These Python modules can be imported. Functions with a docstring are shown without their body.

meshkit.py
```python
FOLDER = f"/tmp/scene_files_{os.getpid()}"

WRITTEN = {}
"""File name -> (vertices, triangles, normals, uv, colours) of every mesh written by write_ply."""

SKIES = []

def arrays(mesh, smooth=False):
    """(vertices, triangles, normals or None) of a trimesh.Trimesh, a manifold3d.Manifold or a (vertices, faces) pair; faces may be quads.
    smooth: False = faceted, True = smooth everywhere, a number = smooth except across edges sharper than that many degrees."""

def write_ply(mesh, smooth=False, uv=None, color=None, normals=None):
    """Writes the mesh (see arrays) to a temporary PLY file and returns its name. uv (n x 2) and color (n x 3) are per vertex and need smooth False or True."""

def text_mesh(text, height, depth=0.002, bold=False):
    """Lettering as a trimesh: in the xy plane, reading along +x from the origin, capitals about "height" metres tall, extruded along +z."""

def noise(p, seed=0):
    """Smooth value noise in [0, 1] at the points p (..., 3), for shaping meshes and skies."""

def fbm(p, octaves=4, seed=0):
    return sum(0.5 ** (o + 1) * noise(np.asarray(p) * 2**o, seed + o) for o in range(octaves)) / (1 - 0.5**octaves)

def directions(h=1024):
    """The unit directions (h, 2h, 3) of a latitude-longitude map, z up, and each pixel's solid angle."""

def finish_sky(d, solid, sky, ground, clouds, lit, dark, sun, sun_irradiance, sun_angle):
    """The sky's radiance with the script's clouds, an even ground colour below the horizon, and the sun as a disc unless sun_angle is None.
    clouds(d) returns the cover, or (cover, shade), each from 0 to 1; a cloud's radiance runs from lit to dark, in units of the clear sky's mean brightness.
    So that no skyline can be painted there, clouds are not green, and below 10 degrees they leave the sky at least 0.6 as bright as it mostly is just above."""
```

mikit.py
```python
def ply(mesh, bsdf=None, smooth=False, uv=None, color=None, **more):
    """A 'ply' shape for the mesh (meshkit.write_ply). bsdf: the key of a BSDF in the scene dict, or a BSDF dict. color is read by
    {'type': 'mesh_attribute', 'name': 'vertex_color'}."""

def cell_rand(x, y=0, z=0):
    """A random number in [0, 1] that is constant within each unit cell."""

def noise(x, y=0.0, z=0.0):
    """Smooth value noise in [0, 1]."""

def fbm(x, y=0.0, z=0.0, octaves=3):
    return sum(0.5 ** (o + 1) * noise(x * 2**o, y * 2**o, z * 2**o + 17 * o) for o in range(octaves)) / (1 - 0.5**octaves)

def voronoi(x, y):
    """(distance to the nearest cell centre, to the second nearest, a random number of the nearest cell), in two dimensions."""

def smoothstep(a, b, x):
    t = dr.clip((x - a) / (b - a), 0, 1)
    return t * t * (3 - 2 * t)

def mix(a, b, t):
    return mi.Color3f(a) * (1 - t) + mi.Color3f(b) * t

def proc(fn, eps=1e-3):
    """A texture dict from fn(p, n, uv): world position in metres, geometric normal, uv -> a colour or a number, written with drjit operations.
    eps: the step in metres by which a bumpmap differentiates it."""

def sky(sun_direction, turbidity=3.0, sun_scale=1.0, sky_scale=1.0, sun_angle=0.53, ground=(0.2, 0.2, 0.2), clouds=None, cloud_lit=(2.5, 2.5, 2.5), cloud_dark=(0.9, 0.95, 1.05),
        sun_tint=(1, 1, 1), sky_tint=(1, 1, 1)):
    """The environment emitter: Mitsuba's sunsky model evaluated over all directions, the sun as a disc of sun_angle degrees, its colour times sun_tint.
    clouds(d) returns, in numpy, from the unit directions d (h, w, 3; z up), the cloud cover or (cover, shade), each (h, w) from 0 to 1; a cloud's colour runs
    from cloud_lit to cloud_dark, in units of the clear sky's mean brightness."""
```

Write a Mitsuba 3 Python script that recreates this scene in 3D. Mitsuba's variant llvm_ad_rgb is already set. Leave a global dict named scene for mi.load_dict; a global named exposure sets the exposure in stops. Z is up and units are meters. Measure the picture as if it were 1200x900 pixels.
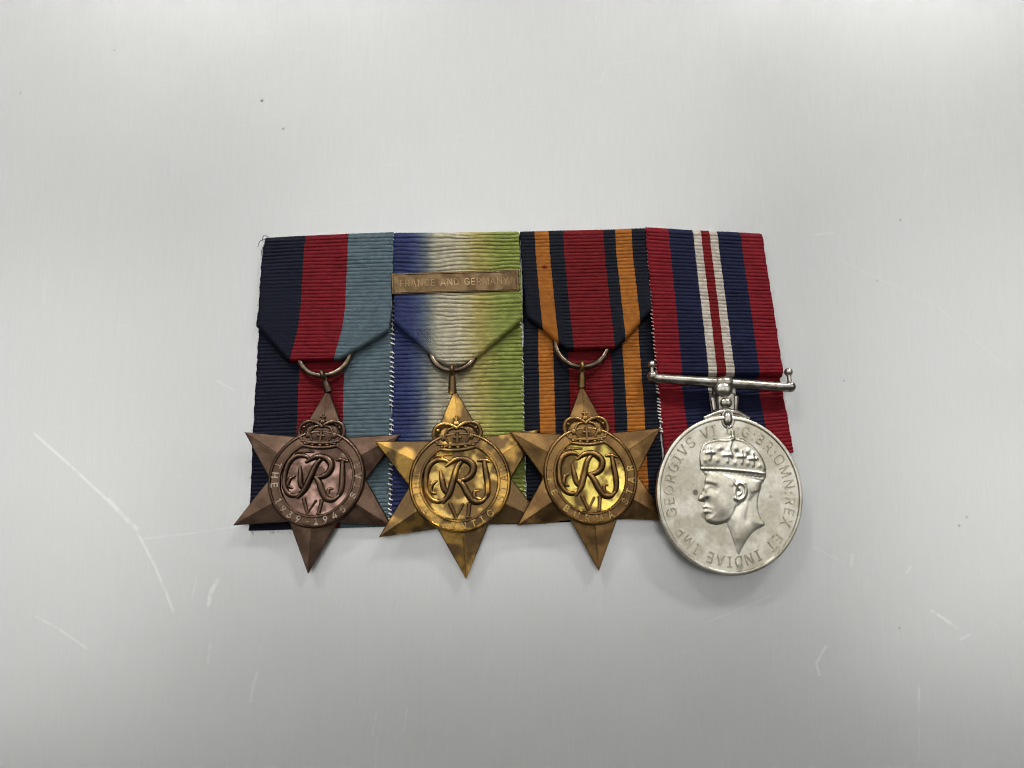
import math
import numpy as np
import trimesh
import shapely
import shapely.geometry as sg
import drjit as dr
import mitsuba as mi
import mikit
import meshkit
from mikit import noise, fbm, smoothstep, mix

T = mi.ScalarTransform4f
MM = 0.001                      # everything below is drawn in millimetres on the table, x right, y away, z up
scene, labels = {}, {}

# ------------------------------------------------------------------ camera, light, exposure
exposure = 0.03
scene['camera'] = {
    'type': 'perspective', 'fov': 60.0, 'fov_axis': 'x', 'near_clip': 0.01, 'far_clip': 20.0,
    'to_world': T().look_at(origin=[0, -0.03751, 0.21272], target=[0, 0, 0], up=[0, 1, 0])}
scene['room_light'] = {'type': 'constant', 'radiance': {'type': 'rgb', 'value': [0.065, 0.066, 0.065]}}
LAMPS = [  # centre (m), size (m), radiance
    ((-1.15, 0.10, 1.6), (0.95, 0.95), 1.75), ((-0.08, 0.31, 1.6), (0.95, 0.85), 1.62), ((1.15, 0.17, 1.6), (0.95, 0.95), 1.7),
    ((-1.15, 1.10, 1.6), (0.95, 0.85), 1.1), ((0.0, 1.20, 1.6), (0.95, 0.85), 1.2), ((1.15, 1.10, 1.6), (0.95, 0.85), 0.85),
    ((-1.05, 2.30, 1.6), (0.6, 0.5), 92.0), ((0.0, 2.30, 1.6), (0.6, 0.6), 2.0), ((1.25, 2.25, 1.6), (0.6, 0.5), 105.0),
]


# ------------------------------------------------------------------ helpers
def numbered(key):
    if key not in scene and key not in labels:
        return key
    i = 1
    while f'{key}_{i:03d}' in scene or f'{key}_{i:03d}' in labels:
        i += 1
    return f'{key}_{i:03d}'


def thing(name, label, category, group=None):
    key = numbered(name)
    labels[key] = {'label': label, 'category': category}
    if group:
        labels[key]['group'] = group
    return key


def put(key, mesh, bsdf, smooth=30, label=None, color=None, kind=None):
    """adds one mesh (mm) as one entry of the scene"""
    key = numbered(key)
    m = trimesh.Trimesh(np.asarray(mesh.vertices) * MM, mesh.faces, process=False)
    scene[key] = mikit.ply(m, bsdf, smooth=smooth, color=color)
    if label or kind:
        labels[key] = {}
        if label:
            labels[key]['label'] = label
        if kind:
            labels[key]['kind'] = kind
    return key


def join(*ms):
    return trimesh.util.concatenate([m for m in ms if m is not None])


def spline(pts, n=8):
    p = np.asarray(pts, float)
    if len(p) == 2:
        return np.linspace(p[0], p[1], n)
    q = np.vstack([2 * p[0] - p[1], p, 2 * p[-1] - p[-2]])
    out = []
    for i in range(len(p) - 1):
        a, b, c, d = q[i:i + 4]
        for t in np.linspace(0, 1, n, endpoint=False):
            out.append(0.5 * (2 * b + (c - a) * t + (2 * a - 5 * b + 4 * c - d) * t * t + (3 * b - a - 3 * c + d) * t ** 3))
    return np.vstack(out + [p[-1]])


def tube(pts, r, sides=10, n=8, smooth_path=True, closed=False):
    """a round bar along the points; r a number or one radius per point"""
    p = np.asarray(pts, float)
    if p.shape[1] == 2:
        p = np.c_[p, np.zeros(len(p))]
    rr = np.broadcast_to(np.asarray(r, float), (len(p),))
    if smooth_path and not closed:
        s = spline(np.c_[p, rr], n)
        p, rr = s[:, :3], s[:, 3]
    m = len(p)
    tang = np.roll(p, -1, 0) - np.roll(p, 1, 0) if closed else np.gradient(p, axis=0)
    tang /= np.maximum(np.linalg.norm(tang, axis=1, keepdims=True), 1e-9)
    up = np.array([0, 0, 1.0]) if abs(tang[0, 2]) < 0.9 else np.array([1.0, 0, 0])
    v = []
    ang = np.arange(sides) / sides * 2 * np.pi
    for i in range(m):
        s = np.cross(up, tang[i])
        s /= max(np.linalg.norm(s), 1e-9)
        u = np.cross(tang[i], s)
        up = u
        v.append(p[i] + rr[i] * (np.cos(ang)[:, None] * s + np.sin(ang)[:, None] * u))
    v = np.vstack(v)
    f = []
    for i in range(m if closed else m - 1):
        j = (i + 1) % m
        for k in range(sides):
            l = (k + 1) % sides
            f += [[i * sides + k, j * sides + l, j * sides + k], [i * sides + k, i * sides + l, j * sides + l]]
    if not closed:
        for i, sgn in ((0, -1), (m - 1, 1)):
            c = len(v)
            v = np.vstack([v, p[i] + sgn * tang[i] * rr[i] * 0.5])
            for k in range(sides):
                l = (k + 1) % sides
                f.append([i * sides + k, c, i * sides + l][::sgn])
    f = np.array(f)
    mesh = trimesh.Trimesh(v, f, process=False)
    if mesh.volume < 0:
        mesh.invert()
    return mesh


def ring(c, r, wire, tilt=(0, 0), sides=12, n=64):
    """a wire ring; tilt = slopes of its plane along x and y"""
    a = np.arange(n) / n * 2 * np.pi
    x, y = r * np.cos(a), r * np.sin(a)
    return tube(np.c_[c[0] + x, c[1] + y, c[2] + tilt[0] * x + tilt[1] * y], wire, sides, closed=True)


def blob(c, r, sub=3):
    m = trimesh.creation.icosphere(sub)
    m.vertices = m.vertices * np.asarray(r) + np.asarray(c)
    return m


def lathe(profile, n=128):
    m = trimesh.creation.revolve(np.asarray(profile, float), sections=n)
    return m


def plate(poly, z0, z1, bevel=0.15):
    """a bevelled plate from a polygon of points"""
    g = sg.Polygon(poly)
    import manifold3d
    inner = g.buffer(-bevel, join_style=2)
    a = trimesh.creation.extrude_polygon(g, (z1 - z0) - bevel, engine='earcut')
    a.apply_translation([0, 0, z0])
    k = np.asarray(inner.exterior.coords)[:-1]
    o = np.asarray(g.exterior.coords)[:-1]
    if len(k) != len(o):
        a.apply_transform(np.diag([1, 1, 1, 1]))
        return a
    if sg.LinearRing(k).is_ccw != sg.LinearRing(o).is_ccw:
        k = k[::-1]
    s = int(np.argmin(((k - o[0]) ** 2).sum(1)))
    k = np.roll(k, -s, 0)
    if not sg.LinearRing(o).is_ccw:
        o, k = o[::-1], k[::-1]
    n = len(o)
    zm = z1 - bevel
    v = np.vstack([np.c_[o, np.full(n, z0)], np.c_[o, np.full(n, zm)], np.c_[k, np.full(n, z1)]])
    f = []
    for i in range(n):
        j = (i + 1) % n
        f += [[i, j, n + j], [i, n + j, n + i], [n + i, n + j, 2 * n + j], [n + i, 2 * n + j, 2 * n + i]]
    tv, tf = trimesh.creation.triangulate_polygon(sg.Polygon(k), engine='earcut')
    top = trimesh.Trimesh(np.c_[tv, np.full(len(tv), z1)], tf, process=False)
    if len(tf) and top.face_normals[0, 2] < 0:
        top.invert()
    return join(trimesh.Trimesh(v, f, process=False), top)


_glyphs = {}


def glyph(ch, h, bold=False):
    if (ch, bold) not in _glyphs:
        m = meshkit.text_mesh(ch, 1.0, 1.0, bold)
        _glyphs[ch, bold] = (np.asarray(m.vertices), np.asarray(m.faces), m.vertices[:, 0].max())
    v, f, w = _glyphs[ch, bold]
    return v * h, f, w * h


def arc_text(text, r, h, a0, a1, depth, z, inward, squeeze=1.0, bold=False):
    """letters round a circle from angle a0 to a1 (degrees); inward: tops towards the centre, read anticlockwise"""
    items = []
    for ch in text:
        if ch == ' ':
            items.append((None, None, 0.45 * h))
        else:
            v, f, w = glyph(ch, h, bold)
            items.append((v, f, w * squeeze))
    gap = (math.radians(abs(a1 - a0)) * r - sum(i[2] for i in items)) / max(1, len(items) - 1)
    s, out = 0.0, []
    for v, f, w in items:
        if v is not None:
            t = s + w / 2
            a = math.radians(a0) + (1 if a1 > a0 else -1) * t / r
            c, sn = math.cos(a), math.sin(a)
            up = np.array([-c, -sn]) if inward else np.array([c, sn])
            rt = np.array([-sn, c]) if inward else np.array([sn, -c])
            x, y = v[:, 0] * squeeze - w / 2, v[:, 1] - h / 2
            xy = np.outer(x, rt) + np.outer(y, up) + r * np.array([c, sn])
            out.append(trimesh.Trimesh(np.c_[xy, z + v[:, 2] / h * depth], f, process=False))
        s += w + gap
    return join(*out)


def warp(mesh, fn):
    m = mesh.copy()
    m.vertices = fn(np.asarray(m.vertices))
    return m


# ------------------------------------------------------------------ materials
def seg_dist(x, y, a, b):
    ax, ay, bx, by = a[0], a[1], b[0], b[1]
    dx, dy = bx - ax, by - ay
    t = dr.clip(((x - ax) * dx + (y - ay) * dy) / (dx * dx + dy * dy), 0, 1)
    return dr.sqrt(dr.square(x - ax - t * dx) + dr.square(y - ay - t * dy)), t


SCRATCHES = [  # polyline on the table (mm), width, strength
    ([(-115.26, -12.12), (-105.29, -20.34), (-95.86, -28.46), (-88.86, -35.27), (-83.84, -43.58), (-78.95, -53.72)], 0.5, 0.75),
    ([(-96.31, -27.85), (-88.89, -34.87)], 0.75, 0.8),
    ([(-87.7, -37.26), (-77.7, -36.07), (-65.69, -34.27)], 0.35, 0.35),
    ([(-70.89, -52.17), (-70.28, -49.06), (-69.21, -46.72)], 0.75, 0.9),
    ([(-110.86, -54.87), (-105.03, -57.95), (-98.34, -62.16)], 0.45, 0.5),
    ([(70.73, -68.03), (70.29, -65.58), (72.7, -61.59)], 0.4, 0.8),
    ([(97.84, -53.72), (103.29, -57.38)], 0.5, 0.8),
    ([(104.05, -60.06), (106.11, -59.1)], 0.6, 0.5),
    ([(93.36, -70.1), (93.11, -75.71)], 0.4, 0.75), ([(93.11, -75.71), (92.06, -86.41)], 0.35, 0.35),
    ([(-59.82, -73.85), (-58.97, -67.47)], 0.5, 0.5),
    ([(-31.67, -81.27), (-31.21, -76.46)], 0.4, 0.4), ([(-24.49, -80.53), (-24.02, -75.34)], 0.35, 0.35), ([(-30.9, -88.24), (-30.67, -82.01)], 0.35, 0.3),
    ([(-70.32, -65.01), (-69.76, -61.2)], 0.4, 0.45), ([(-74.77, -50.62), (-73.74, -44.76)], 0.35, 0.35),
    ([(45.65, -56.03), (53.73, -52.94), (60.84, -50.03)], 0.3, 0.35),
    ([(79.85, -43.19), (80.21, -40.83)], 0.6, 0.5), ([(92.54, -45.15), (93.46, -43.58)], 0.5, 0.4),
    ([(82.04, 31.37), (105.53, 19.29), (122.84, 2.11)], 0.3, 0.18),
    ([(-71.74, 0.63), (-67.46, -1.69)], 0.4, 0.35), ([(70.47, -38.85), (78.27, -42.8)], 0.3, 0.25),
    ([(76.04, 38.06), (80.37, 38.74)], 0.5, 0.35),
]
SPECKS = [((-64.53, 74.25), 0.42, 0.8), ((-58.68, 66.48), 0.38, 0.55), ((-127.07, 76.39), 0.3, 0.4), ((105.93, -34.07), 0.35, 0.5), ((97.75, 41.89), 0.3, 0.5),
          ((90.82, 26.07), 0.3, 0.35), ((80.91, 0.84), 0.28, 0.4), ((107.93, -32.08), 0.35, 0.4), ((90.0, -57.57), 0.25, 0.5), ((-103.74, 88.39), 0.3, 0.3)]


def scratch_mask(p):
    x, y = p.x * 1000, p.y * 1000
    wob = 0.5 * (fbm(x * 0.25, y * 0.25, 3.0) - 0.5)
    broken = smoothstep(0.18, 0.5, noise(x * 0.7, y * 0.7, 9.0))
    m = mi.Float(0)
    for pts, w, s in SCRATCHES:
        for a, b in zip(pts[:-1], pts[1:]):
            d, t = seg_dist(x + wob, y - wob, a, b)
            m = dr.maximum(m, s * smoothstep(w, w * 0.25, d) * (0.35 + 0.65 * broken))
    # the crowd of hairline marks: three sets of short streaks lying different ways, denser nearer the front
    for ang, sx, sy, th, k in ((0.2, 0.11, 3.1, 0.86, 1.0), (1.25, 0.13, 3.3, 0.86, 5.0), (2.2, 0.16, 3.0, 0.88, 8.0), (1.62, 0.10, 3.6, 0.84, 13.0)):
        c, s_ = math.cos(ang), math.sin(ang)
        u, v = x * c + y * s_, -x * s_ + y * c
        m = dr.maximum(m, 0.13 * smoothstep(th, th + 0.10, noise(u * sx + k, v * sy, k)) * smoothstep(0.5, 0.75, noise(x * 0.035, y * 0.035, k + 2)))
    return m


def table_color(p, n, uv):
    x, y = p.x * 1000, p.y * 1000
    grain = noise(x * 2.6, y * 0.22, 1.0) * 0.5 + noise(x * 6.0, y * 0.6, 2.0) * 0.5
    cloud = fbm(x * 0.02, y * 0.02, 4.0)
    c = mix((0.485, 0.487, 0.481), (0.52, 0.521, 0.514), cloud) * (0.975 + 0.05 * grain)
    c = mix(c, (0.95, 0.95, 0.94), 0.26 * scratch_mask(p))
    for (sx, sy), r, s in SPECKS:
        d = dr.sqrt(dr.square(x - sx) + dr.square(y - sy))
        c = mix(c, (0.10, 0.10, 0.11), s * smoothstep(r * 1.3, r * 0.5, d))
    return c


def table_rough(p, n, uv):
    x, y = p.x * 1000, p.y * 1000
    return 0.265 + 0.06 * fbm(x * 0.025, y * 0.025, 7.0) + 0.02 * (noise(x * 2.6, y * 0.22, 1.0) - 0.5)


def table_bump(p, n, uv):
    x, y = p.x * 1000, p.y * 1000
    return noise(x * 3.0, y * 0.16, 1.0) * 0.6 + noise(x * 7.0, y * 0.5, 2.0) * 0.4


def metal_bump(p, n, uv):
    q = p * 1000
    return fbm(q.x * 0.45, q.y * 0.45, q.z * 0.45 + 3) * 0.8 + fbm(q.x * 2.2, q.y * 2.2, q.z * 2.2) * 0.25


def fine_bump(p, n, uv):
    q = p * 1000
    return fbm(q.x * 1.2, q.y * 1.2, q.z * 1.2) * 0.6 + fbm(q.x * 4.5, q.y * 4.5, q.z * 4.5) * 0.3


def patina(light, dark, lo=0.35, hi=0.65, f=0.24, seed=0.0):
    def fn(p, n, uv):
        q = p * 1000
        a = smoothstep(lo, hi, fbm(q.x * f + seed, q.y * f, q.z * f * 2 + seed))
        b = fbm(q.x * 2.5, q.y * 2.5, q.z * 2.5 + seed)
        return mix(dark, light, a) * (0.8 + 0.4 * b)
    return fn


def rough_map(lo, hi, f=0.35, seed=0.0):
    def fn(p, n, uv):
        q = p * 1000
        return lo + (hi - lo) * smoothstep(0.3, 0.7, 1 - fbm(q.x * f + seed, q.y * f, q.z * f * 2 + seed))
    return fn


def metal(color, rough, bump=None, scale=0.0, metallic=1.0, spec=0.5, eps=1e-4):
    b = {'type': 'principled', 'base_color': color if isinstance(color, dict) else {'type': 'rgb', 'value': list(color)},
         'roughness': rough, 'metallic': metallic, 'specular': spec}
    if bump is not None:
        b = {'type': 'bumpmap', 'arbitrary': mikit.proc(bump, eps), 'scale': scale, 'bsdf': b}
    return {'type': 'twosided', 'bsdf': b}


scene['table_metal'] = metal(mikit.proc(table_color), mikit.proc(table_rough), table_bump, 0.000004, metallic=0.57)

scene['bronze_dark'] = metal(mikit.proc(patina((0.15, 0.094, 0.065), (0.095, 0.058, 0.04), seed=1.0)), mikit.proc(rough_map(0.33, 0.5, seed=1.0)), metal_bump, 0.00008)
scene['bronze_gold'] = metal(mikit.proc(patina((0.68, 0.40, 0.105), (0.15, 0.092, 0.042), 0.48, 0.66, 0.20, 7.0)), mikit.proc(rough_map(0.27, 0.45, 0.20, 7.0)), metal_bump, 0.00008)
scene['bronze_olive'] = metal(mikit.proc(patina((0.27, 0.155, 0.058), (0.135, 0.075, 0.032), seed=4.0)), mikit.proc(rough_map(0.3, 0.48, seed=4.0)), metal_bump, 0.00008)
scene['field_copper'] = metal(mikit.proc(patina((0.45, 0.28, 0.23), (0.12, 0.072, 0.055), 0.47, 0.64, 0.28, 3.0)), 0.3, metal_bump, 0.0001)
scene['field_gold'] = metal(mikit.proc(patina((0.6, 0.40, 0.12), (0.14, 0.085, 0.034), 0.48, 0.64, 0.28, 8.0)), 0.24, metal_bump, 0.0001)
scene['field_brass'] = metal(mikit.proc(patina((0.85, 0.66, 0.16), (0.18, 0.11, 0.042), 0.40, 0.58, 0.25, 11.0)), 0.22, metal_bump, 0.00007)
scene['worn_bronze'] = metal(mikit.proc(patina((0.40, 0.32, 0.25), (0.2, 0.14, 0.1), f=0.8, seed=2.0)), 0.4, fine_bump, 0.00004)
scene['worn_gold'] = metal(mikit.proc(patina((0.50, 0.34, 0.12), (0.24, 0.15, 0.06), f=0.8, seed=5.0)), 0.34, fine_bump, 0.00004)
scene['old_ring'] = metal(mikit.proc(patina((0.17, 0.125, 0.09), (0.08, 0.056, 0.04), f=0.7, seed=6.0)), 0.32, fine_bump, 0.00003)
scene['clasp_letters'] = metal(mikit.proc(patina((0.40, 0.285, 0.14), (0.24, 0.16, 0.08), 0.40, 0.60, 0.3, seed=21.0)), 0.4)
scene['clasp_bronze'] = metal(mikit.proc(patina((0.18, 0.118, 0.062), (0.11, 0.07, 0.036), f=0.6, seed=9.0)), 0.42, fine_bump, 0.00006)


SPOTS = [((42.51, -26.56), 0.9, 0.8), ((44.49, -31.84), 1.1, 0.6), ((60.06, -27.54), 0.6, 0.45), ((45.15, -24.26), 0.65, 0.55), ((44.68, -26.22), 0.55, 0.6), ((45.21, -27.78), 0.55, 0.55),
         ((52.23, -43.6), 1.1, 0.4), ((48.02, -41.69), 0.9, 0.3)]


def silver_color(p, n, uv):
    x, y = p.x * 1000, p.y * 1000
    a = fbm(x * 0.30, y * 0.30, 2.0)
    c = mix((0.53, 0.49, 0.39), (0.73, 0.69, 0.59), smoothstep(0.3, 0.7, a))
    c = c * (0.86 + 0.28 * fbm(x * 2.0, y * 2.0, 6.0))
    w = 0.5 * (fbm(x * 1.3, y * 1.3, 1.0) - 0.5)
    for (sx, sy), r, s in SPOTS:
        d = dr.sqrt(dr.square(x - sx + w) + dr.square(y - sy - w))
        c = mix(c, (0.10, 0.085, 0.065), s * smoothstep(r, r * 0.45, d))
    return c


scene['silver_worn'] = metal(mikit.proc(silver_color), 0.4, fine_bump, 0.00005)
scene['silver_dull'] = metal(mikit.proc(patina((0.54, 0.49, 0.38), (0.33, 0.30, 0.22), f=0.9, seed=15.0)), 0.38)
scene['silver_effigy'] = metal(mikit.proc(silver_color), 0.4, fine_bump, 0.00002)
scene['silver_bar'] = metal(mikit.proc(patina((0.50, 0.47, 0.41), (0.25, 0.22, 0.18), f=0.6, seed=13.0)), 0.3, fine_bump, 0.00003)


def weave_bump(p, n, uv):
    q = p * 1000
    return noise(q.x * 4.5, q.y * 0.6, 1.0) * 0.6 + noise(q.x * 6.0, q.y * 6.0, 2.0) * 0.4


scene['silk'] = {'type': 'twosided', 'bsdf': {'type': 'bumpmap', 'arbitrary': mikit.proc(weave_bump, 1e-4), 'scale': 0.00006, 'bsdf': {
    'type': 'principled', 'base_color': {'type': 'mesh_attribute', 'name': 'vertex_color'}, 'roughness': 0.65, 'specular': 0.12, 'sheen': 0.04, 'sheen_tint': 0.6}}}
scene['white_thread'] = {'type': 'twosided', 'bsdf': {'type': 'principled', 'base_color': {'type': 'rgb', 'value': [0.62, 0.60, 0.56]}, 'roughness': 0.8}}
scene['grey_thread'] = {'type': 'twosided', 'bsdf': {'type': 'principled', 'base_color': {'type': 'rgb', 'value': [0.36, 0.40, 0.44]}, 'roughness': 0.8}}
scene['pink_thread'] = {'type': 'twosided', 'bsdf': {'type': 'principled', 'base_color': {'type': 'rgb', 'value': [0.55, 0.36, 0.33]}, 'roughness': 0.8}}
scene['dark_thread'] = {'type': 'twosided', 'bsdf': {'type': 'principled', 'base_color': {'type': 'rgb', 'value': [0.06, 0.07, 0.10]}, 'roughness': 0.8}}

# ------------------------------------------------------------------ the lamps of the room and the table
for i, (c, s, e) in enumerate(LAMPS):
    k = thing('ceiling_lamp', 'square ceiling light panel, %s of the %s row' % (('left', 'middle', 'right')[i % 3], ('near', 'middle', 'far')[i // 3]), 'lamp', 'ceiling light panels')
    frame = join(*[trimesh.creation.box([a, b, 40], transform=trimesh.transformations.translation_matrix([x, y, 22])) for a, b, x, y in (
        (s[0] * 1000 + 60, 30, 0, s[1] * 500 + 15), (s[0] * 1000 + 60, 30, 0, -s[1] * 500 - 15), (30, s[1] * 1000, s[0] * 500 + 15, 0), (30, s[1] * 1000, -s[0] * 500 - 15, 0))])
    frame.apply_translation(np.array(c) * 1000)
    put(k + '__frame', frame, {'type': 'diffuse', 'reflectance': {'type': 'rgb', 'value': [0.7, 0.7, 0.7]}}, smooth=False)
    q = trimesh.Trimesh(np.array([[-.5, -.5, 0], [.5, -.5, 0], [.5, .5, 0], [-.5, .5, 0]]) * [s[0], s[1], 1] * 1000 + np.array(c) * 1000, [[0, 2, 1], [0, 3, 2]], process=False)
    kk = put(k + '__diffuser', q, {'type': 'diffuse', 'reflectance': {'type': 'rgb', 'value': [0.7, 0.7, 0.7]}}, smooth=False)
    scene[kk]['emitter'] = {'type': 'area', 'radiance': {'type': 'rgb', 'value': [e, e * 1.0, e * 0.98]}}

top = trimesh.creation.box([1500, 900, 24])
top.apply_translation([0, 0, -12])
scene['tabletop'] = mikit.ply(trimesh.Trimesh(top.vertices * MM, top.faces, process=False), 'table_metal', smooth=False)
labels['tabletop'] = {'label': 'pale grey brushed metal table surface with fine white scratches and specks', 'category': 'table', 'kind': 'structure'}


# ------------------------------------------------------------------ ribbons
def lin(c):
    c = np.asarray(c, float) / 255
    return 0.48 * np.where(c <= 0.04045, c / 12.92, ((c + 0.055) / 1.055) ** 2.4)     # dye samples were read from a bright picture


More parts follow.
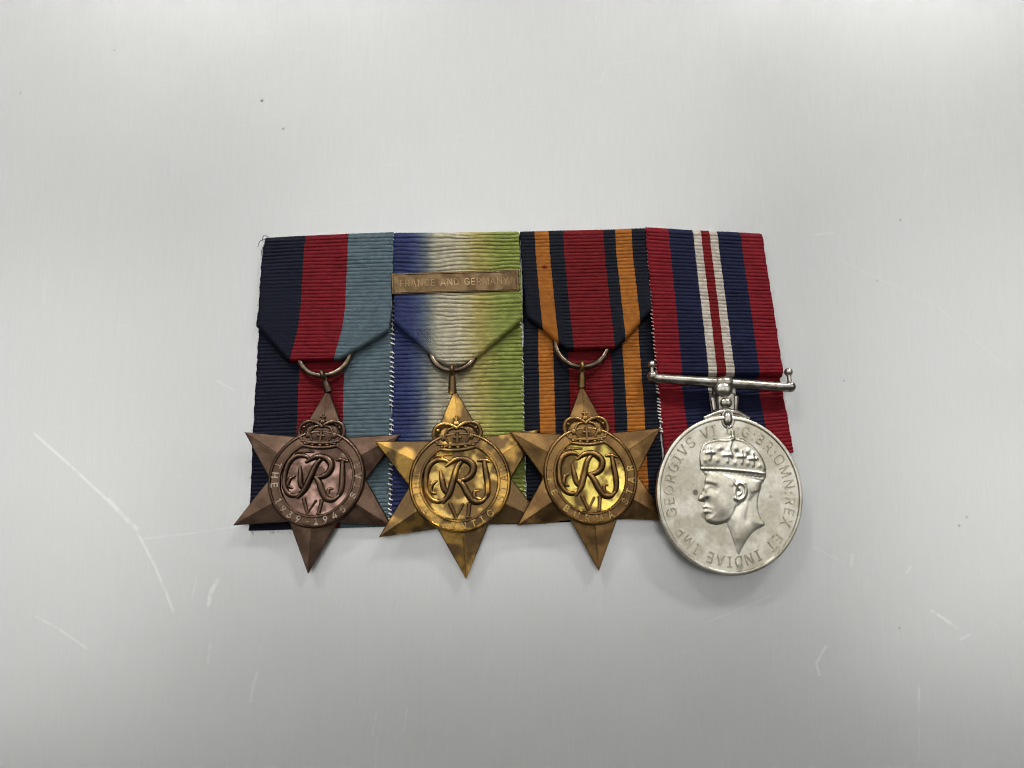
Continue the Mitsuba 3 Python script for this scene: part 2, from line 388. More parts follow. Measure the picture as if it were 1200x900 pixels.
def ribbon(key, left, right, stripes, pitch, z_top, thick, cut=None, amp=0.2, moire=0.08, round_top=1.6, round_cut=1.1, z_bottom=None, seed=0, colorfn=None, stain=None, bow=0.0):
    """a ribbed ribbon lying between the polylines left and right (mm, from top to bottom), each stripe a mesh of its own.
    cut = [(u, v)...]: where the cloth is folded under along its lower end."""
    left, right = np.asarray(left, float), np.asarray(right, float)

    def along(poly, v):
        d = np.r_[0, np.cumsum(np.linalg.norm(np.diff(poly, axis=0), axis=1))]
        d /= d[-1]
        return np.stack([np.interp(v, d, poly[:, 0]), np.interp(v, d, poly[:, 1])], -1)
    length = 0.5 * (np.linalg.norm(np.diff(left, axis=0), axis=1).sum() + np.linalg.norm(np.diff(right, axis=0), axis=1).sum())
    width = np.linalg.norm(right[0] - left[0])
    cu = np.asarray(cut if cut is not None else [(0, 1), (1, 1)], float)
    rows = int(length / pitch * 9)
    u_left = 0.0
    for name, u1, rgb, lab in stripes:
        cols = max(4, int((u1 - u_left) * width / 0.45))
        u = np.linspace(u_left, u1, cols + 1)
        uu, tt = np.meshgrid(u, np.linspace(0, 1, rows + 1))
        vv = tt * np.interp(uu, cu[:, 0], cu[:, 1])
        wob = 0.0035 * (meshkit.noise(np.stack([vv * length / pitch * 0.9, np.round(uu * 50) * 0, uu * 0 + seed], -1), seed) - 0.5)
        edge = np.minimum(uu, 1 - uu)
        ue = np.where((uu > 0.001) & (uu < 0.999), uu + wob, uu + 2.0 * wob)
        a, b = along(left, vv), along(right, vv)
        xy = a * (1 - ue[..., None]) + b * ue[..., None]
        xy[..., 1] += bow * np.sin(np.pi * uu)
        xy_mm = np.stack([uu * width, vv * length, uu * 0], -1)
        ph = vv * length / pitch + moire * (meshkit.fbm(xy_mm * [0.11, 0.16, 1], 3, seed + 5) - 0.5) * 4
        rib = np.abs(np.sin(np.pi * ph)) ** 0.6
        amp_map = amp * (0.6 + 0.8 * meshkit.noise(np.stack([np.floor(ph), uu * width * 0.25, ph * 0], -1), seed + 2))
        z = z_top + amp_map * (rib - 0.5) + 0.6 * (meshkit.fbm(xy_mm * [0.09, 0.07, 1], 2, seed + 9) - 0.5)
        # rounding over the hidden bar at the top, along the side edges and along the fold
        def drop(e, r):
            e = np.clip(r - e, 0, r)
            return r - np.sqrt(np.maximum(r * r - e * e, 0))
        if round_top:
            z = z - drop(vv * length, round_top)
        z = z - 0.4 * drop(edge * width, 0.6)
        if cut is not None:
            line = sg.LineString([(p[0] * width, p[1] * length) for p in cut])
            e = shapely.distance(shapely.points(uu * width, vv * length), line)
            z = z - drop(e, round_cut)
        if z_bottom is not None:
            zb = np.full_like(z, z_bottom)
        else:
            zb = z - thick
        n, m = rows + 1, cols + 1
        top_v = np.c_[xy.reshape(-1, 2), z.ravel()]
        ii = np.arange(n * m).reshape(n, m)
        f = np.vstack([np.c_[ii[:-1, :-1].ravel(), ii[1:, :-1].ravel(), ii[1:, 1:].ravel()], np.c_[ii[:-1, :-1].ravel(), ii[1:, 1:].ravel(), ii[:-1, 1:].ravel()]])
        V, F = [top_v], [f]
        base = len(top_v)
        skirts = [ii[0, ::-1], ii[-1, :]]
        if u_left < 1e-6:
            skirts.append(ii[:, 0])
        if u1 > 1 - 1e-6:
            skirts.append(ii[::-1, -1])
        for s in skirts:
            lo = top_v[s].copy()
            lo[:, 2] = zb.ravel()[s]
            V.append(top_v[s])
            V.append(lo)
            k = np.arange(len(s) - 1)
            t0, b0 = base, base + len(s)
            F.append(np.c_[t0 + k, b0 + k, b0 + k + 1])
            F.append(np.c_[t0 + k, b0 + k + 1, t0 + k + 1])
            base += 2 * len(s)
        V, F = np.vstack(V), np.vstack(F)
        # dyed colour, a little uneven from thread to thread
        if colorfn is not None:
            col = colorfn(uu, vv)
        else:
            col = np.broadcast_to(lin(rgb), (n, m, 3)).copy()
        col = col * (0.84 + 0.32 * meshkit.noise(np.stack([np.floor(ph) * 1.0, uu * width * 1.2, ph * 0], -1), seed + 4))[..., None]
        col = col * (0.9 + 0.2 * meshkit.fbm(xy_mm * 0.15, 3, seed + 6))[..., None]
        if stain is not None:
            (su, sv, sr, sc) = stain
            d = np.hypot((uu - su) * width, (vv - sv) * length * 1.2)
            w = np.clip((sr - d) / (0.4 * sr), 0, 1)[..., None]
            col = col * (1 - w) + lin(sc) * w
        cv = col.reshape(-1, 3)
        C = [cv]
        for s in skirts:
            C += [cv[s], cv[s]]
        put(f'{key}__{name}', trimesh.Trimesh(V, F, process=False), 'silk', smooth=True, label=lab, color=np.clip(np.vstack(C), 0, 1))
        u_left = u1


def stitches(p0, p1, z, step, size, seed, lo=0.0, hi=1.0, drop_prob=0.1):
    """a row of small thread loops along an edge"""
    rng = np.random.default_rng(seed)
    p0, p1 = np.asarray(p0, float), np.asarray(p1, float)
    L = np.linalg.norm(p1 - p0)
    out = []
    for s in np.arange(lo * L, hi * L, step):
        if rng.random() < drop_prob:
            continue
        c = p0 + (p1 - p0) * s / L
        j = rng.uniform(-0.12, 0.12, 2)
        zz = z + rng.uniform(-0.1, 0.1)
        w = size * rng.uniform(0.7, 1.2)
        out.append(tube([(c[0] - w + j[0], c[1] + 0.18, zz - 0.35), (c[0] + j[0], c[1] + j[1], zz), (c[0] + w + j[0], c[1] - 0.18, zz - 0.35)], size * 0.42, 6, 3))
    return join(*out)


NAVY, RED, SKY = (20, 24, 44), (136, 18, 32), (106, 126, 134)
Z_BACK, Z_FRONT = 1.0, 3.0


def atlantic(uu, vv):
    k = [0, .12, .19, .26, .34, .50, .60, .67, .74, .82, 1.0]
    c = lin(np.array([(54, 62, 110), (60, 70, 118), (84, 96, 132), (124, 132, 138), (206, 198, 172), (224, 213, 180), (210, 196, 140), (198, 182, 104), (186, 180, 100), (160, 168, 86), (156, 168, 82)]))
    w = uu + 0.02 * (meshkit.noise(np.stack([np.floor(vv * 70), uu * 6, uu * 0], -1), 3) - 0.5)
    return np.stack([np.interp(w, k, c[:, i]) for i in range(3)], -1)


# -- first ribbon: dark blue, red, light blue
r1 = thing('medal_ribbon', 'ribbon of dark blue, red and light blue bands, leftmost in the row', 'ribbon')
S1 = [('stripe', 0.32, NAVY, 'dark navy blue stripe'), ('stripe', 0.652, RED, 'red stripe in the middle'), ('stripe', 1.0, SKY, 'pale grey blue stripe')]
ribbon(r1 + '__backing', [(-61.37, 37.04), (-62.13, 13.63), (-62.26, -4.36), (-62.11, -35.28)], [(-30.07, 37.93), (-29.49, 13.63), (-29.23, -6.45), (-28.97, -34.29)], S1, .94, Z_BACK, 1, z_bottom=0.02, seed=11)
ribbon(r1 + '__front_fold', [(-61.13, 36.7), (-61.73, 31.63), (-61.92, 18.6), (-62.43, 12.18), (-63.93, 4.99)], [(-29.44, 38.25), (-29.28, 31.63), (-29.4, 18.6), (-29.89, 13.24), (-32.17, 4.99)], S1, .93, Z_FRONT, 1.4,
       cut=[(0, 0.72), (0.13, 0.84), (0.30, 0.995), (0.36, 1.0), (0.70, 0.985), (0.78, 0.93), (1.0, 0.77)], seed=12)
put(r1 + '__frayed_thread', join(*[tube([(-61.26, 36.02), (-62.48, 34.92), (-63.33, 33.71)], 0.12, 6, 4) if i == 0 else tube([a + (1.6,), b + (1.9,), c + (1.2,)], 0.09, 6, 4) for i, (a, b, c) in enumerate((
    ((-61.46, 35.8), (-62.25, 34.69), (-62.81, 33.15)), ((-61.06, 36.24), (-62.52, 35.8), (-63.3, 34.47)), ((-61.23, 35.36), (-61.99, 33.59), (-62.35, 32.27)), ((-60.67, 36.91), (-61.74, 37.13), (-62.32, 36.02)))) if i > 0]), 'dark_thread', label='loose dark threads at the corner')

# -- second ribbon: blue, white and green, watered
r2 = thing('medal_ribbon', 'ribbon shaded from blue through cream to yellow green, second in the row', 'ribbon')
S2 = [('woven_cloth', 1.0, None, None)]
ribbon(r2 + '__backing', [(-29.42, 37.49), (-29.28, 13.63), (-29.02, -6.45), (-28.77, -34.09)], [(1.92, 38.38), (2.51, 13.63), (2.88, -6.45), (3.42, -33.69)], S2, 1.02, Z_BACK, 1, z_bottom=0.02, seed=21, colorfn=atlantic, moire=0.12, amp=0.3)
ribbon(r2 + '__front_fold', [(-29.21, 37.81), (-29.28, 31.63), (-28.77, 18.6), (-28.62, 12.18), (-28.19, 2.47)], [(1.69, 38.25), (1.9, 31.63), (2.5, 18.6), (2.49, 13.24), (2.47, 3.31)], S2, 1.03, Z_FRONT, 1.4,
       cut=[(0, 0.66), (0.20, 0.82), (0.33, 0.935), (0.42, 0.965), (0.52, 0.965), (0.62, 0.935), (0.75, 0.84), (1.0, 0.66)], seed=22, colorfn=atlantic, moire=0.4, amp=0.32)
put(r2 + '__edge_stitching', stitches((-29.31, 20.48), (-28.79, -33.3), 1.35, 1.18, 0.42, 5), 'white_thread', label='row of white stitches along the left edge', kind='stuff')
put(r2 + '__edge_stitching', stitches((-29.38, 36.85), (-28.99, 20.26), 2.75, 1.1, 0.34, 6, drop_prob=0.3), 'grey_thread', kind='stuff')
put(r2 + '__edge_stitching', join(stitches((2.09, 21.61), (2.28, 13.24), 2.6, 1.15, 0.26, 7, drop_prob=0.3), stitches((2.51, 12.56), (3.23, -31.9), 1.15, 1.1, 0.26, 8, drop_prob=0.3)), 'white_thread', kind='stuff')

# -- third ribbon: dark blue, orange and red
r3 = thing('medal_ribbon', 'dark blue ribbon with a broad red band between two orange stripes, third in the row', 'ribbon')
ORANGE, RED3, NAVY3 = (196, 118, 42), (132, 18, 26), (20, 24, 38)
S3 = [('stripe', .115, NAVY3, 'dark blue edge stripe'), ('stripe', .228, ORANGE, 'orange stripe'), ('stripe', .342, NAVY3, 'dark blue stripe'), ('stripe', .664, RED3, 'broad red middle stripe'), ('stripe', .757, NAVY3, 'dark blue stripe'),
      ('stripe', .887, ORANGE, 'orange stripe'), ('stripe', 1.0, NAVY3, 'dark blue edge stripe')]
ribbon(r3 + '__backing', [(2.35, 38.38), (2.72, 13.63), (2.88, -6.45), (3.62, -33.69)], [(33.51, 39.27), (34.51, 13.63), (35.61, -6.45), (36.28, -32.1)], S3, .92, Z_BACK, 1, z_bottom=0.02, seed=31)
ribbon(r3 + '__front_fold', [(1.91, 38.25), (2.32, 31.63), (3.34, 18.6), (3.94, 13.24), (4.54, 7.09)], [(33.06, 39.14), (33.29, 31.63), (34.4, 18.6), (34.88, 13.24), (35.14, 7.94)], S3, .9, Z_FRONT, 1.4,
       cut=[(0, 0.72), (0.12, 0.82), (0.22, 0.93), (0.29, 0.985), (0.68, 0.985), (0.75, 0.92), (0.86, 0.81), (1.0, 0.68)], seed=32, stain=(0.178, 0.315, 0.75, (120, 20, 14)))

# -- fourth ribbon: red, blue, white
r4 = thing('medal_ribbon', 'red and dark blue ribbon with two thin white stripes, rightmost in the row', 'ribbon')
RED4, NAVY4, WHITE4 = (142, 20, 34), (25, 30, 64), (225, 212, 196)
S4 = [('stripe', .195, RED4, 'red edge stripe'), ('stripe', .405, NAVY4, 'dark blue stripe'), ('stripe', .472, WHITE4, 'thin white stripe'), ('stripe', .545, (132, 16, 22), 'thin red middle stripe'), ('stripe', .612, WHITE4, 'thin white stripe'),
      ('stripe', .81, NAVY4, 'dark blue stripe'), ('stripe', 1.0, RED4, 'red edge stripe')]
ribbon(r4 + '__backing', [(33.71, 38.83), (35.02, 1.93), (35.96, -8.52), (36.65, -19.82)], [(61.84, 37.93), (64.86, 1.93), (66.07, -6.45), (67.35, -16.76)], S4, .92, Z_BACK + 0.3, 1, z_bottom=0.02, seed=41)
ribbon(r4 + '__front_fold', [(33.03, 39.29), (33.46, 31.56), (34.46, 14.26), (35.13, 1.38)], [(61.97, 37.73), (62.61, 29.37), (64.14, 14.26), (65.32, 1.38)], S4, .92, Z_FRONT + 0.2, 2.6,
       cut=[(0, 1.0), (1.0, 1.0)], round_cut=1.6, seed=42)
put(r4 + '__edge_stitching', join(stitches((33.2, 38.55), (34.89, 1.56), 2.85, 0.95, 0.30, 15, drop_prob=0.05)), 'pink_thread', label='pale frayed edge', kind='stuff')
put(r4 + '__edge_stitching', join(stitches((35.28, -0.68), (35.98, -11.89), 1.3, 0.8, 0.45, 17, drop_prob=0.05)), 'white_thread', kind='stuff')


def fibres(p0, p1, z, n, seed, reach=0.9):
    """single fibres that stand off a worn edge"""
    rng = np.random.default_rng(seed)
    p0, p1 = np.asarray(p0, float), np.asarray(p1, float)
    d = (p1 - p0) / np.linalg.norm(p1 - p0)
    nrm = np.array([-d[1], d[0]])
    out = []
    for _ in range(n):
        c = p0 + (p1 - p0) * rng.random()
        l = reach * rng.uniform(0.4, 1.0)
        s = rng.uniform(-0.8, 0.8)
        out.append(tube([np.r_[c - 0.2 * nrm, z], np.r_[c + nrm * l * .5 + d * s * .3, z + 0.15], np.r_[c + nrm * l + d * s, z - rng.uniform(0, .5)]], 0.035, 5, 4))
    return join(*out)


put(r1 + '__loose_fibre', join(fibres((-61.42, 36.42), (-62.44, 10.3), 1.4, 9, 3, -0.9), fibres((-62.59, 6.16), (-61.93, -34.89), 0.7, 8, 4, -0.8), fibres((-61.91, -35.28), (-50.26, -35.08), 0.6, 9, 5, -0.9)), 'dark_thread', kind='stuff')
put(r4 + '__loose_fibre', join(fibres((62.37, 37.13), (65.38, 1.74), 2.0, 14, 6), fibres((64.96, -0.18), (67.18, -16.14), 0.9, 12, 7, 1.1)), 'pink_thread', kind='stuff')

# -- the clasp on the second ribbon
ck = thing('clasp_bar', 'narrow bronze bar with raised lettering laid across the blue, cream and green ribbon', 'clasp')
cq = [(-29.36, 21.6), (1.88, 22.46), (1.67, 27.88), (-29.7, 27.01)]
put(ck + '__bar', plate(cq, 2.55, 3.45, 0.18), 'clasp_bronze', smooth=False)
c0, cx, cy = np.array(cq[0]), np.array(cq[1]) - np.array(cq[0]), np.array(cq[3]) - np.array(cq[0])
clen, chei = np.linalg.norm(cx), np.linalg.norm(cy)
rimm = []
for y in (0.45, chei - 0.45):
    rimm.append(tube([(0.6, y, 0), (clen - 0.6, y, 0)], 0.16, 8, 3))
for x in (0.6, clen - 0.6):
    rimm.append(tube([(x, 0.45, 0), (x, chei - 0.45, 0)], 0.16, 8, 3))
for i in range(9):
    rimm.append(tube([(clen - 0.9 - 0.35 * i if i < 5 else 0.9 + 0.4 * (i - 5), 0.6, 0), (clen - 0.9 - 0.35 * i if i < 5 else 0.9 + 0.4 * (i - 5), chei - 0.6, 0)], 0.09, 6, 3))
place_clasp = lambda v: np.c_[c0 + np.outer(v[:, 0] / clen, cx) + np.outer(v[:, 1] / chei, cy), v[:, 2] + 3.45]
put(ck + '__border', warp(join(*rimm[:4], *rimm[4:9]), place_clasp), 'clasp_bronze')
msg = []
words, h = 'FRANCE AND GERMANY', 1.75
ws = [glyph(c, h)[2] * 0.86 if c != ' ' else 0.8 for c in words]
gap = (clen - 4.6 - sum(ws)) / (len(words) - 1)
x = 2.0
for c, w in zip(words, ws):
    if c != ' ':
        v, f, _ = glyph(c, h)
        msg.append(trimesh.Trimesh(np.c_[v[:, 0] * 0.86 + x, v[:, 1] + (chei - h) / 2, v[:, 2] / h * 0.2 - 0.02], f, process=False))
    x += w + gap
put(ck + '__lettering', warp(join(*msg), place_clasp), 'clasp_letters', smooth=False)


# ------------------------------------------------------------------ the three stars
def star_body(R=22.7, N=12.0, zr=1.95, ze=1.0):
    a = np.radians(90 + 60 * np.arange(6))
    tips = R * np.c_[np.cos(a), np.sin(a)]
    b = a - np.radians(30)
    notch = N * np.c_[np.cos(b), np.sin(b)]                    # notch k lies before tip k
    o = np.empty((12, 2))
    o[0::2], o[1::2] = notch, tips
    k = np.asarray(sg.Polygon(o).buffer(-0.22, join_style=2, mitre_limit=10).exterior.coords)[:-1]
    if not sg.LinearRing(k).is_ccw:
        k = k[::-1]
    k = np.roll(k, -int(np.argmin(((k - o[0]) ** 2).sum(1))), 0)
    V = np.vstack([np.c_[o, np.zeros(12)], np.c_[o, np.full(12, ze - 0.3)], np.c_[k, np.full(12, ze)]])
    mids = 10.9 * np.c_[np.cos(a), np.sin(a)]
    V = np.vstack([V, np.c_[mids, np.full(6, zr)], [[0, 0, zr - 0.1], [0, 0, 0]]])
    F = []
    for i in range(12):
        j = (i + 1) % 12
        F += [[i, j, 12 + j], [i, 12 + j, 12 + i], [12 + i, 12 + j, 24 + j], [12 + i, 24 + j, 24 + i], [37 + 6, j, i]] if False else [[i, j, 12 + j], [i, 12 + j, 12 + i], [12 + i, 12 + j, 24 + j], [12 + i, 24 + j, 24 + i], [43, j, i]]
    for q in range(6):
        n0, t, n1, m = 24 + 2 * q, 24 + 2 * q + 1, 24 + (2 * q + 2) % 12, 36 + q
        F += [[n0, t, m], [t, n1, m], [m, n1, 36 + (q + 1) % 6]]
        F += [[m, 36 + (q + 1) % 6, 42]]
    body = trimesh.Trimesh(V, F, process=False)
    ridges = [tube([np.r_[mids[q], zr - .02], np.r_[tips[q] * .985, ze - .03]], .11, 6, 2, smooth_path=False) for q in range(6)]
    return join(body, *ridges)


def zc(zx, zy):
    """drawing of the royal cypher, upright, in mm from the star's centre"""
    x, y = (zx - 455) / 30.9, (475 - zy) / 30.9
    c, s = math.cos(math.radians(-5.9)), math.sin(math.radians(-5.9))
    return (1.07 * (c * x - s * y), 1.07 * (s * x + c * y))


def stroke(pts, r, z):
    p = [zc(*q) + (z,) for q in pts]
    return tube(p, np.asarray(r) * 1.42, 10, 8)


def cypher():
    z = 2.12
    out = [
        stroke([(392, 352), (335, 328), (272, 340), (233, 390), (224, 468), (236, 548), (280, 602), (338, 606), (378, 565), (388, 520)], [.25, .42, .5, .55, .5, .5, .48, .42, .38, .2], z),
        stroke([(300, 470), (265, 500), (262, 545), (300, 560)], [.2, .42, .4, .2], z - .05),
        stroke([(318, 400), (335, 470), (352, 530), (392, 570)], [.25, .5, .5, .25], z),
        stroke([(470, 322), (430, 380), (408, 470), (385, 560), (345, 625)], [.3, .5, .6, .55, .25], z + .3),
        stroke([(352, 372), (415, 326), (485, 322), (538, 362), (532, 420), (492, 455), (440, 466)], [.25, .5, .6, .65, .6, .5, .3], z + .25),
        stroke([(440, 462), (480, 500), (515, 560), (555, 605), (605, 604), (640, 572)], [.35, .55, .6, .55, .45, .25], z + .3),
        stroke([(565, 330), (605, 322), (655, 330)], [.25, .42, .25], z),
        stroke([(612, 325), (626, 400), (642, 480), (642, 555), (612, 600)], [.4, .55, .58, .5, .25], z),
        stroke([(598, 590), (560, 578), (556, 540), (585, 528)], [.3, .42, .36, .2], z),
        stroke([(392, 622), (440, 716)], [.38, .34], z), stroke([(484, 622), (441, 716)], [.24, .2], z), stroke([(524, 622), (520, 712)], [.38, .36], z),
        stroke([(385, 620), (405, 618)], .24, z + .1), stroke([(508, 620), (540, 620)], .24, z + .1), stroke([(505, 712), (536, 712)], .24, z + .1),
        stroke([(395, 290), (300, 300), (262, 315)], [.2, .3, .2], z - .1), stroke([(330, 296), (322, 318)], .22, z),
    ]
    return join(*out)


def crown():
    """the royal crown that overlaps the top of the circlet"""
    out = [blob((0, 10.7, 1.7), (4.3, 3.2, 1.25))]
    out.append(tube([(-4.0, 8.15, 2.75), (-2.0, 7.7, 3.0), (0, 7.55, 3.1), (2.0, 7.7, 3.0), (4.0, 8.15, 2.75)], .42, 10, 5))
    out.append(tube([(-4.2, 9.15, 2.7), (-2.0, 8.75, 2.95), (0, 8.6, 3.05), (2.0, 8.75, 2.95), (4.2, 9.15, 2.7)], .33, 10, 5))
    for x, y in ((-3.2, 8.45), (-1.6, 8.2), (0, 8.1), (1.6, 8.2), (3.2, 8.45)):
        out.append(blob((x, y, 3.15), (.42, .34, .3), 2))
    for s in (-1, 1):
        out.append(tube([(s * 4.2, 9.4, 2.6), (s * 4.9, 11.0, 2.6), (s * 4.3, 12.9, 2.8), (s * 2.4, 13.6, 3.0), (s * .7, 12.9, 3.1), (0, 12.3, 3.1)], [.4, .42, .45, .45, .42, .4], 10, 5))
        out.append(tube([(s * 1.9, 9.3, 2.9), (s * 2.5, 10.8, 3.0), (s * 1.7, 12.2, 3.05), (0, 12.6, 3.1)], .3, 8, 5))
        out += [blob((s * 2.9, 10.4, 2.95), (.55, .75, .4), 2), blob((s * 3.9, 12.2, 2.9), (.38, .38, .35), 2), blob((s * 2.0, 13.4, 3.2), (.36, .36, .3), 2)]
    out += [tube([(0, 9.2, 3.1), (0, 11.4, 3.2)], .4, 8, 3), tube([(-.8, 10.3, 3.15), (.8, 10.3, 3.15)], .35, 8, 3)]
    out += [blob((0, 13.4, 3.0), (.75, .7, .6), 2), tube([(0, 13.9, 2.9), (0, 15.2, 2.7)], .3, 8, 3), tube([(-.65, 14.6, 2.8), (.65, 14.6, 2.8)], .27, 8, 3)]
    return join(*out)


BODY, CYPHER, CROWN = star_body(), cypher(), crown()
CROWN.vertices = (CROWN.vertices - [0, 8, 0]) * [1.14, 1.08, 0.85] + [0, 8, 0.1]
CIRCLET = lathe([(8.7, 1.0), (8.75, 2.5), (9.0, 2.85), (9.3, 2.85), (9.5, 2.45), (11.1, 2.4), (11.35, 2.75), (11.65, 2.75), (11.95, 2.4), (12.0, 0.8)], 144)
FIELD = lathe([(0.0, 1.95), (3, 1.97), (6, 2.02), (8.0, 2.1), (8.8, 2.2), (8.9, 1.0)], 96)


def star(label, tips, z0, sx, sy, legend, mats, span, ringspec, eye):
    key = thing('star_medal', label, 'medal', None)
    a = np.radians(90 + 60 * np.arange(6))
    src = np.c_[22.7 * np.cos(a), 22.7 * np.sin(a), np.ones(6)]
    A = np.linalg.lstsq(src, np.asarray(tips, float), rcond=None)[0]
    c = A[2]

    def place(v):
        xy = np.c_[v[:, :2], np.ones(len(v))] @ A
        return np.c_[xy, z0 + v[:, 2] + sx * (xy[:, 0] - c[0]) + sy * (xy[:, 1] - c[1])]
    body, field, raised, letters = mats
    put(key + '__star_body', warp(BODY, place), body, smooth=False)
    put(key + '__centre_field', warp(FIELD, place), field, smooth=25)
    put(key + '__circlet', warp(CIRCLET, place), raised, smooth=50)
    put(key + '__lettering', warp(arc_text(legend, 10.3, 1.62, span[0], span[1], 0.26, 2.42, True, 0.95, True), place), letters, smooth=False)
    put(key + '__cypher', warp(CYPHER, place), raised, smooth=60)
    put(key + '__crown', warp(CROWN, place), raised, smooth=60)
    # eye at the tip of the upper arm and the wire ring that hangs from the ribbon
    tip = np.asarray(tips[0])
    zt = z0 + 1.0 + sy * 22 
    e = np.asarray(eye)
    d = (tip - e) / np.linalg.norm(tip - e)
    n = np.array([-d[1], d[0]])
    loop = [np.r_[e + 0.95 * math.cos(t) * d, zt + 0.35 + 1.15 * math.sin(t)] for t in np.linspace(0, 2 * np.pi, 25)[:-1]]
    put(key + '__eyelet', join(tube(np.array(loop), 0.5, 10, closed=True), blob(np.r_[e + 1.2 * d, zt + 0.1], (.8, .8, .7), 2),
                               tube([np.r_[e + 1.4 * d, zt], np.r_[tip - 0.2 * d, zt - 0.3], np.r_[tip + 1.2 * d, zt - 0.5]], [.75, 1.0, 1.1], 10, 4)), raised, smooth=60)
    rc, rr, rt = ringspec
    put(key + '__suspension_ring', ring(rc, rr, 0.74, rt), 'old_ring', smooth=True)
    return key


star('brown bronze six pointed star medal hanging at the far left of the row',
     [(-44.19, -1.36), (-63.11, -12.24), (-65.07, -33.94), (-46.93, -45.62), (-28.51, -33.53), (-26.16, -13.3)], 2.5, -0.05, 0.025, 'THE 1939-1945 STAR',
     ('bronze_dark', 'field_copper', 'bronze_dark', 'worn_bronze'), (158, 382), ((-45.68, 7.94) + (1.55,), 6.4, (0.0, -0.2)), (-45.15, 1.37))
star('shiny golden star medal hanging second in the row below the barred ribbon',
     [(-14.25, -1.77), (-32.14, -14.51), (-30.99, -36.88), (-10.25, -46.39), (7.38, -33.53), (7.51, -11.46)], 2.8, -0.06, 0.025, 'THE ATLANTIC STAR',
     ('bronze_gold', 'field_gold', 'bronze_gold', 'worn_gold'), (162, 378), ((-14.27, 8.36) + (1.55,), 5.6, (0.0, -0.2)), (-14.31, 2.62))
star('olive bronze star medal with a bright yellow centre, hanging third in the row',
     [(16.71, -0.33), (-0.4, -12.49), (0.59, -33.95), (20.72, -44.65), (37.11, -32.74), (35.34, -11.46)], 2.8, -0.06, 0.025, 'THE BURMA STAR',
     ('bronze_olive', 'field_brass', 'bronze_olive', 'worn_gold'), (166, 372), ((16.98, 10.05) + (1.55,), 6.4, (0.0, -0.2)), (16.78, 3.45))

# ------------------------------------------------------------------ the round silver medal
mk = thing('round_medal', 'round silver medal with a crowned head in profile, hanging at the far right', 'medal')
mc, mw, mh = np.array((50.5, -27.05)), np.array((67.59, -27.05)), np.array((51.28, -8.6))
AX, AY = (mw[0] - mc[0]) / 18.0, (mh[1] - mc[1]) / 18.0


def on_medal(v):
    x, y = v[:, 0] * AX, v[:, 1] * AY
    return np.c_[mc[0] + x, mc[1] + y, 3.3 + v[:, 2] - 0.035 * x + 0.02 * y]


DISC_Z = 2.45
put(mk + '__disc', warp(lathe([(0, 0), (17.3, 0), (17.9, .5), (18.0, 1.2), (18.0, 2.2), (17.85, 2.75), (17.5, 2.9), (17.2, 2.85), (16.95, 2.5), (12, DISC_Z - .03), (6, DISC_Z - .02), (0, DISC_Z)], 192), on_medal), 'silver_worn', smooth=40)
put(mk + '__lettering', warp(arc_text('GEORGIVS VI D:G:BR:OMN:REX ET INDIAE IMP:', 14.95, 2.5, 200, -154, 0.36, DISC_Z - .02, False, 0.9), on_medal), 'silver_dull', smooth=False)


def mp(zx, zy):
    """drawing of the head: points of a 25.9 units per mm tracing, in mm from the medal's centre"""
    return ((zx - 294) / 25.9 / AX, (476 - zy) / 25.9 / AY)


def poly(pts):
    return sg.Polygon(spline(np.array([mp(*q) for q in pts] + [mp(*pts[0])]), 6)).buffer(0)


FACE = poly([(128, 335), (152, 348), (150, 385), (144, 402), (141, 425), (120, 468), (98, 503), (110, 518), (138, 523), (134, 538), (124, 553), (134, 566), (130, 582), (142, 598), (138, 622), (158, 645), (200, 656), (250, 648), (300, 618), (326, 570), (345, 500), (360, 440), (350, 380), (300, 348), (200, 330)])
HEAD = poly([(128, 335), (170, 380), (250, 420), (300, 520), (330, 560), (400, 540), (470, 470), (488, 420), (505, 380), (400, 355), (250, 330)])
NECK = poly([(255, 600), (270, 655), (290, 705), (310, 770), (332, 832), (352, 800), (388, 745), (432, 695), (498, 656), (478, 620), (462, 560), (466, 490), (488, 420), (430, 400), (350, 450), (320, 540)])
CAP = poly([(120, 332), (116, 262), (126, 206), (158, 164), (218, 138), (280, 130), (308, 120), (311, 88), (338, 88), (342, 122), (396, 144), (450, 184), (496, 244), (518, 300), (522, 344), (502, 390), (400, 372), (300, 354), (200, 342)])

nx, ny = 190, 330
x0, y0 = mp(90, 850)
x1, y1 = mp(535, 70)
gx, gy = np.meshgrid(np.linspace(x0, x1, nx), np.linspace(y0, y1, ny))
PT = shapely.points(gx, gy)


def inflate(g, H, D, pw=0.55):
    ins = shapely.contains_xy(g, gx, gy)
    d = np.where(ins, shapely.distance(PT, g.exterior), 0)
    return H * (1 - (1 - np.clip(d / D, 0, 1)) ** 2) ** pw, ins


def near(pts, w, path=True):
    p = np.array([mp(*q) for q in pts])
    g = sg.LineString(spline(p, 6)) if path and len(p) > 1 else sg.Point(p[0])
    return np.exp(-(shapely.distance(PT, g) / w) ** 2)


hf, inf = inflate(FACE, 0.85, 3.4, .8)
hh, inh = inflate(HEAD, 0.7, 3.0, .8)
hn, inn = inflate(NECK, 0.5, 2.8, .8)
hc, inc = inflate(CAP, 0.7, 2.4, 0.8)
hf = hf - 0.55 * near([(178, 432), (205, 440)], 0.75) * inf + 0.28 * near([(160, 432), (180, 428), (200, 436)], 0.35) * inf + 0.40 * near([(150, 396), (175, 397), (198, 405)], 0.45) * inf
hf = hf + 0.45 * near([(146, 440), (128, 480), (116, 500)], 0.5) * inf - 0.35 * near([(150, 505), (165, 540)], 0.45) * inf + 0.35 * near([(200, 500), (240, 540)], 1.3) * inf
hf = hf - 0.3 * near([(122, 560), (150, 560), (170, 568)], 0.25) * inf + 0.1 * near([(135, 545), (155, 548)], 0.4) * inf + 0.1 * near([(140, 578), (155, 578)], 0.4) * inf
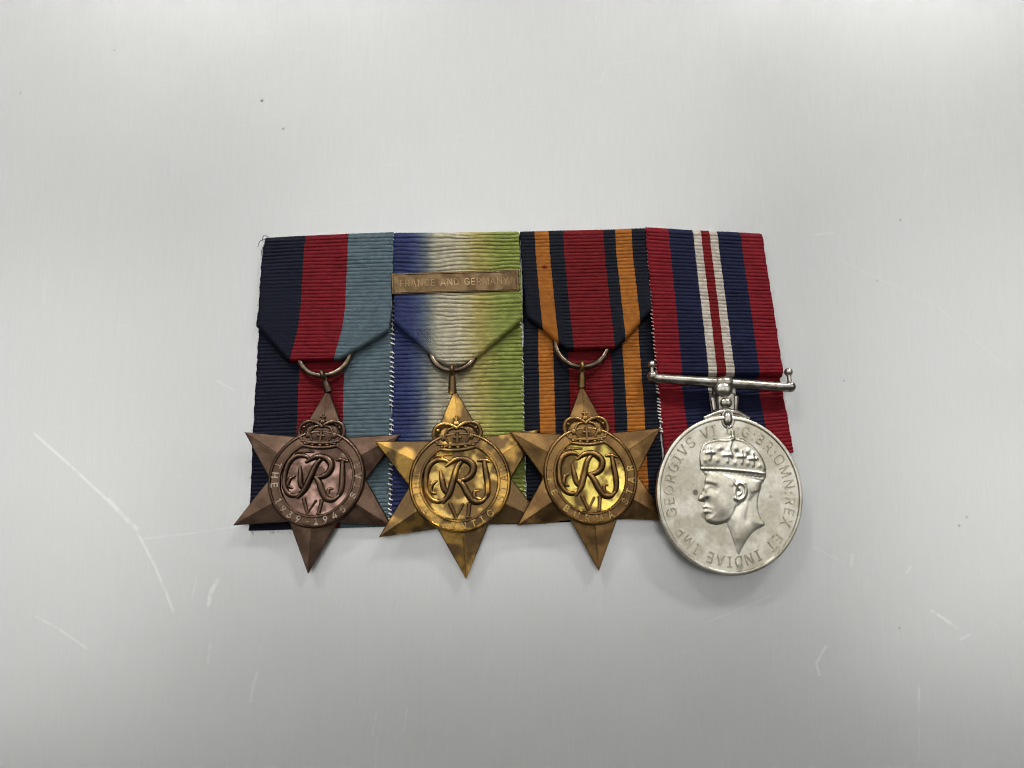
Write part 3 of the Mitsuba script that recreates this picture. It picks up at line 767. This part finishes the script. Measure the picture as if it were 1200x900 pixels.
hf = hf + 0.35 * near([(150, 625), (165, 632)], 0.9) * inf - 0.25 * near([(150, 592), (172, 596)], 0.4) * inf + 0.3 * near([(190, 640), (260, 630), (305, 590), (325, 530)], 0.6) * inf
hn = hn - 0.35 * near([(420, 470), (410, 540), (395, 620)], 0.8) * inn + 0.35 * near([(365, 560), (350, 640), (335, 730)], 1.0) * inn + 0.2 * near([(470, 480), (470, 560), (490, 640)], 0.6) * inn
f0, n0 = inflate(FACE, 0.85, 3.4, .8)[0], inflate(NECK, 0.5, 2.8, .8)[0]
hf, hn = f0 + 0.45 * (hf - f0), n0 + 0.5 * (hn - n0)
h = np.maximum(np.maximum(hf, hh * 0.98), hn)
skin = inf | inh | inn
# ear
ear = near([(345, 408), (375, 415), (388, 450), (375, 490), (345, 508), (322, 500)], 0.30) * 0.75 + near([(335, 420), (322, 460), (325, 500)], 0.25) * 0.45 + near([(350, 440), (362, 460), (345, 480)], 0.25) * 0.4 - near([(345, 455)], 0.35) * 0.45
h = h + 0.75 * ear * skin - 0.2 * near([(398, 420), (402, 470), (380, 515)], 0.3) * skin
# hair combed back below the crown
for k in range(8):
    yy = 362 + k * 7
    h = h + 0.10 * near([(262 + k * 5, yy - 2 + k * 2), (290 + k * 6, yy + 8), (318 + k * 4, yy + 24 + k * 2)], 0.2) * (inh | inf)
for k in range(7):
    h = h + 0.10 * near([(405 + k * 12, 385 + k * 3), (412 + k * 10, 420), (425 + k * 7, 462 - k * 2)], 0.14) * (inh | inn)
# crown
hc = hc + inc * 0.35 * (near([(125, 322), (250, 326), (400, 338), (516, 352)], 0.22) + near([(135, 344), (250, 350), (400, 372), (500, 388)], 0.22))
hc = hc + inc * 0.32 * (near([(128, 300), (122, 240), (150, 175), (220, 150), (290, 150), (322, 140)], 0.3) + near([(330, 140), (390, 155), (445, 195), (490, 260), (508, 320)], 0.3) + near([(318, 140), (300, 200), (312, 250)], 0.3) + near([(325, 92), (325, 135)], 0.35))
for cx_, cy_ in ((178, 225), (285, 240), (372, 248), (440, 262)):
    hc = hc + inc * 0.3 * (near([(cx_, cy_ - 32), (cx_, cy_ + 40)], 0.3) + near([(cx_ - 24, cy_), (cx_ + 24, cy_)], 0.3))
for cx_, cy_ in ((225, 270), (330, 285), (408, 290), (150, 270), (480, 305), (235, 200), (340, 200), (410, 215)):
    hc = hc + inc * 0.25 * near([(cx_, cy_)], 0.5)
for cx_ in range(140, 500, 26):
    hc = hc + inc * 0.25 * near([(cx_, 334 + 0.09 * (cx_ - 130))], 0.28)
hc = hc - inc * 0.25 * (near([(205, 240)], 0.5) + near([(255, 215)], 0.5) + near([(345, 225)], 0.4) + near([(408, 245)], 0.4) + near([(150, 215)], 0.35))
h = np.where(inc, np.maximum(hc, 0.12), h)
from scipy.ndimage import gaussian_filter
h = 0.85 * gaussian_filter(h, 1.6)
allin = skin | inc


def height_mesh(mask, cut):
    """triangles of the relief where mask holds; its rim dips into the disc"""
    grow = mask.copy()
    grow[1:] |= mask[:-1]; grow[:-1] |= mask[1:]; grow[:, 1:] |= mask[:, :-1]; grow[:, :-1] |= mask[:, 1:]
    z = np.where(cut, DISC_Z + h, DISC_Z - 0.15)
    ii = np.arange(nx * ny).reshape(ny, nx)
    cell = grow[:-1, :-1] & grow[1:, :-1] & grow[:-1, 1:] & grow[1:, 1:]
    a, b, c_, d = ii[:-1, :-1][cell], ii[:-1, 1:][cell], ii[1:, 1:][cell], ii[1:, :-1][cell]
    m = trimesh.Trimesh(np.c_[gx.ravel(), gy.ravel(), z.ravel()], np.vstack([np.c_[a, b, c_], np.c_[a, c_, d]]), process=False)
    m.remove_unreferenced_vertices()
    return m


put(mk + '__effigy', warp(height_mesh(skin & ~inc, allin), on_medal), 'silver_effigy', smooth=True)
put(mk + '__effigy__crown', warp(height_mesh(inc, allin), on_medal), 'silver_effigy', smooth=True)

# the straight suspender, its finials and the claw that holds the disc
ZB = 4.3
bl, bm, br_ = np.array((33.85, 0.69)), np.array((50.72, -0.55)), np.array((66.55, -1.58))
put(mk + '__suspender_bar', tube([np.r_[bl, ZB], np.r_[bl * .75 + bm * .25, ZB], np.r_[bm * .8 + bl * .2, ZB], np.r_[bm, ZB], np.r_[bm * .8 + br_ * .2, ZB], np.r_[br_ * .75 + bm * .25, ZB], np.r_[br_, ZB]],
                                 [1.15, 1.2, 1.3, 1.4, 1.3, 1.2, 1.1], 16, 8), 'silver_bar', smooth=60)
for a, b, cc in (((33.65, 1.11), (33.49, 2.56), (33.53, 4.02)), ((66.35, -1.38), (66.25, 0.48), (66.14, 2.14))):
    put(mk + '__finial', join(blob(np.r_[a, ZB], (1.35, 1.35, 1.25)), tube([np.r_[a, ZB], np.r_[b, ZB], np.r_[cc, ZB]], [.8, .5, .7], 12, 4), blob(np.r_[cc, ZB], (1.0, 1.0, .95))), 'silver_bar', smooth=60)
p = lambda x, y, z: (x, y, z)
cl = np.array((50.32, -1.29))
put(mk + '__claw', join(
    blob(np.r_[(50.19, -2.19), 5.2], (2.2, 1.9, 1.3)), blob(np.r_[(50.55, -0.47), 4.9], (2.3, 1.5, 1.2)),
    plate([(47.95, 0.36), (47.8, -3.35), (53.27, -3.35), (53.43, 0.36)][0:4], 3.2, 4.7, .2),
    plate([(48.63, -2.94), (48.6, -8.66), (52.84, -8.66), (52.88, -2.94)], 2.6, 5.2, .35),
    blob(np.r_[(50.66, -5.46), 5.1], (1.5, 1.3, .9)),
    tube([np.r_[(47.77, -4.17), 4.2], np.r_[(48.06, -7.03), 4.4]], .55, 8, 3), tube([np.r_[(53.45, -3.76), 4.2], np.r_[(53.11, -7.03), 4.4]], .55, 8, 3),
    tube([np.r_[(45.43, -9.15), 4.6], np.r_[(48.69, -7.93), 5.0], np.r_[(50.51, -7.73), 5.2], np.r_[(53.12, -7.93), 5.0], np.r_[(56.08, -9.15), 4.6]], [.6, .9, 1.1, .9, .6], 10, 5)), 'silver_bar', smooth=40)
pe = (50.7, -9.44)
put(mk + '__pin', join(blob(np.r_[pe, 6.0], (1.15, 1.75, .9)), tube(np.array([np.r_[pe[0] + 1.3 * math.cos(t), pe[1] + 2.05 * math.sin(t), 6.0] for t in np.arange(32) / 32 * 2 * np.pi]), .38, 10, closed=True)), 'silver_bar', smooth=60)
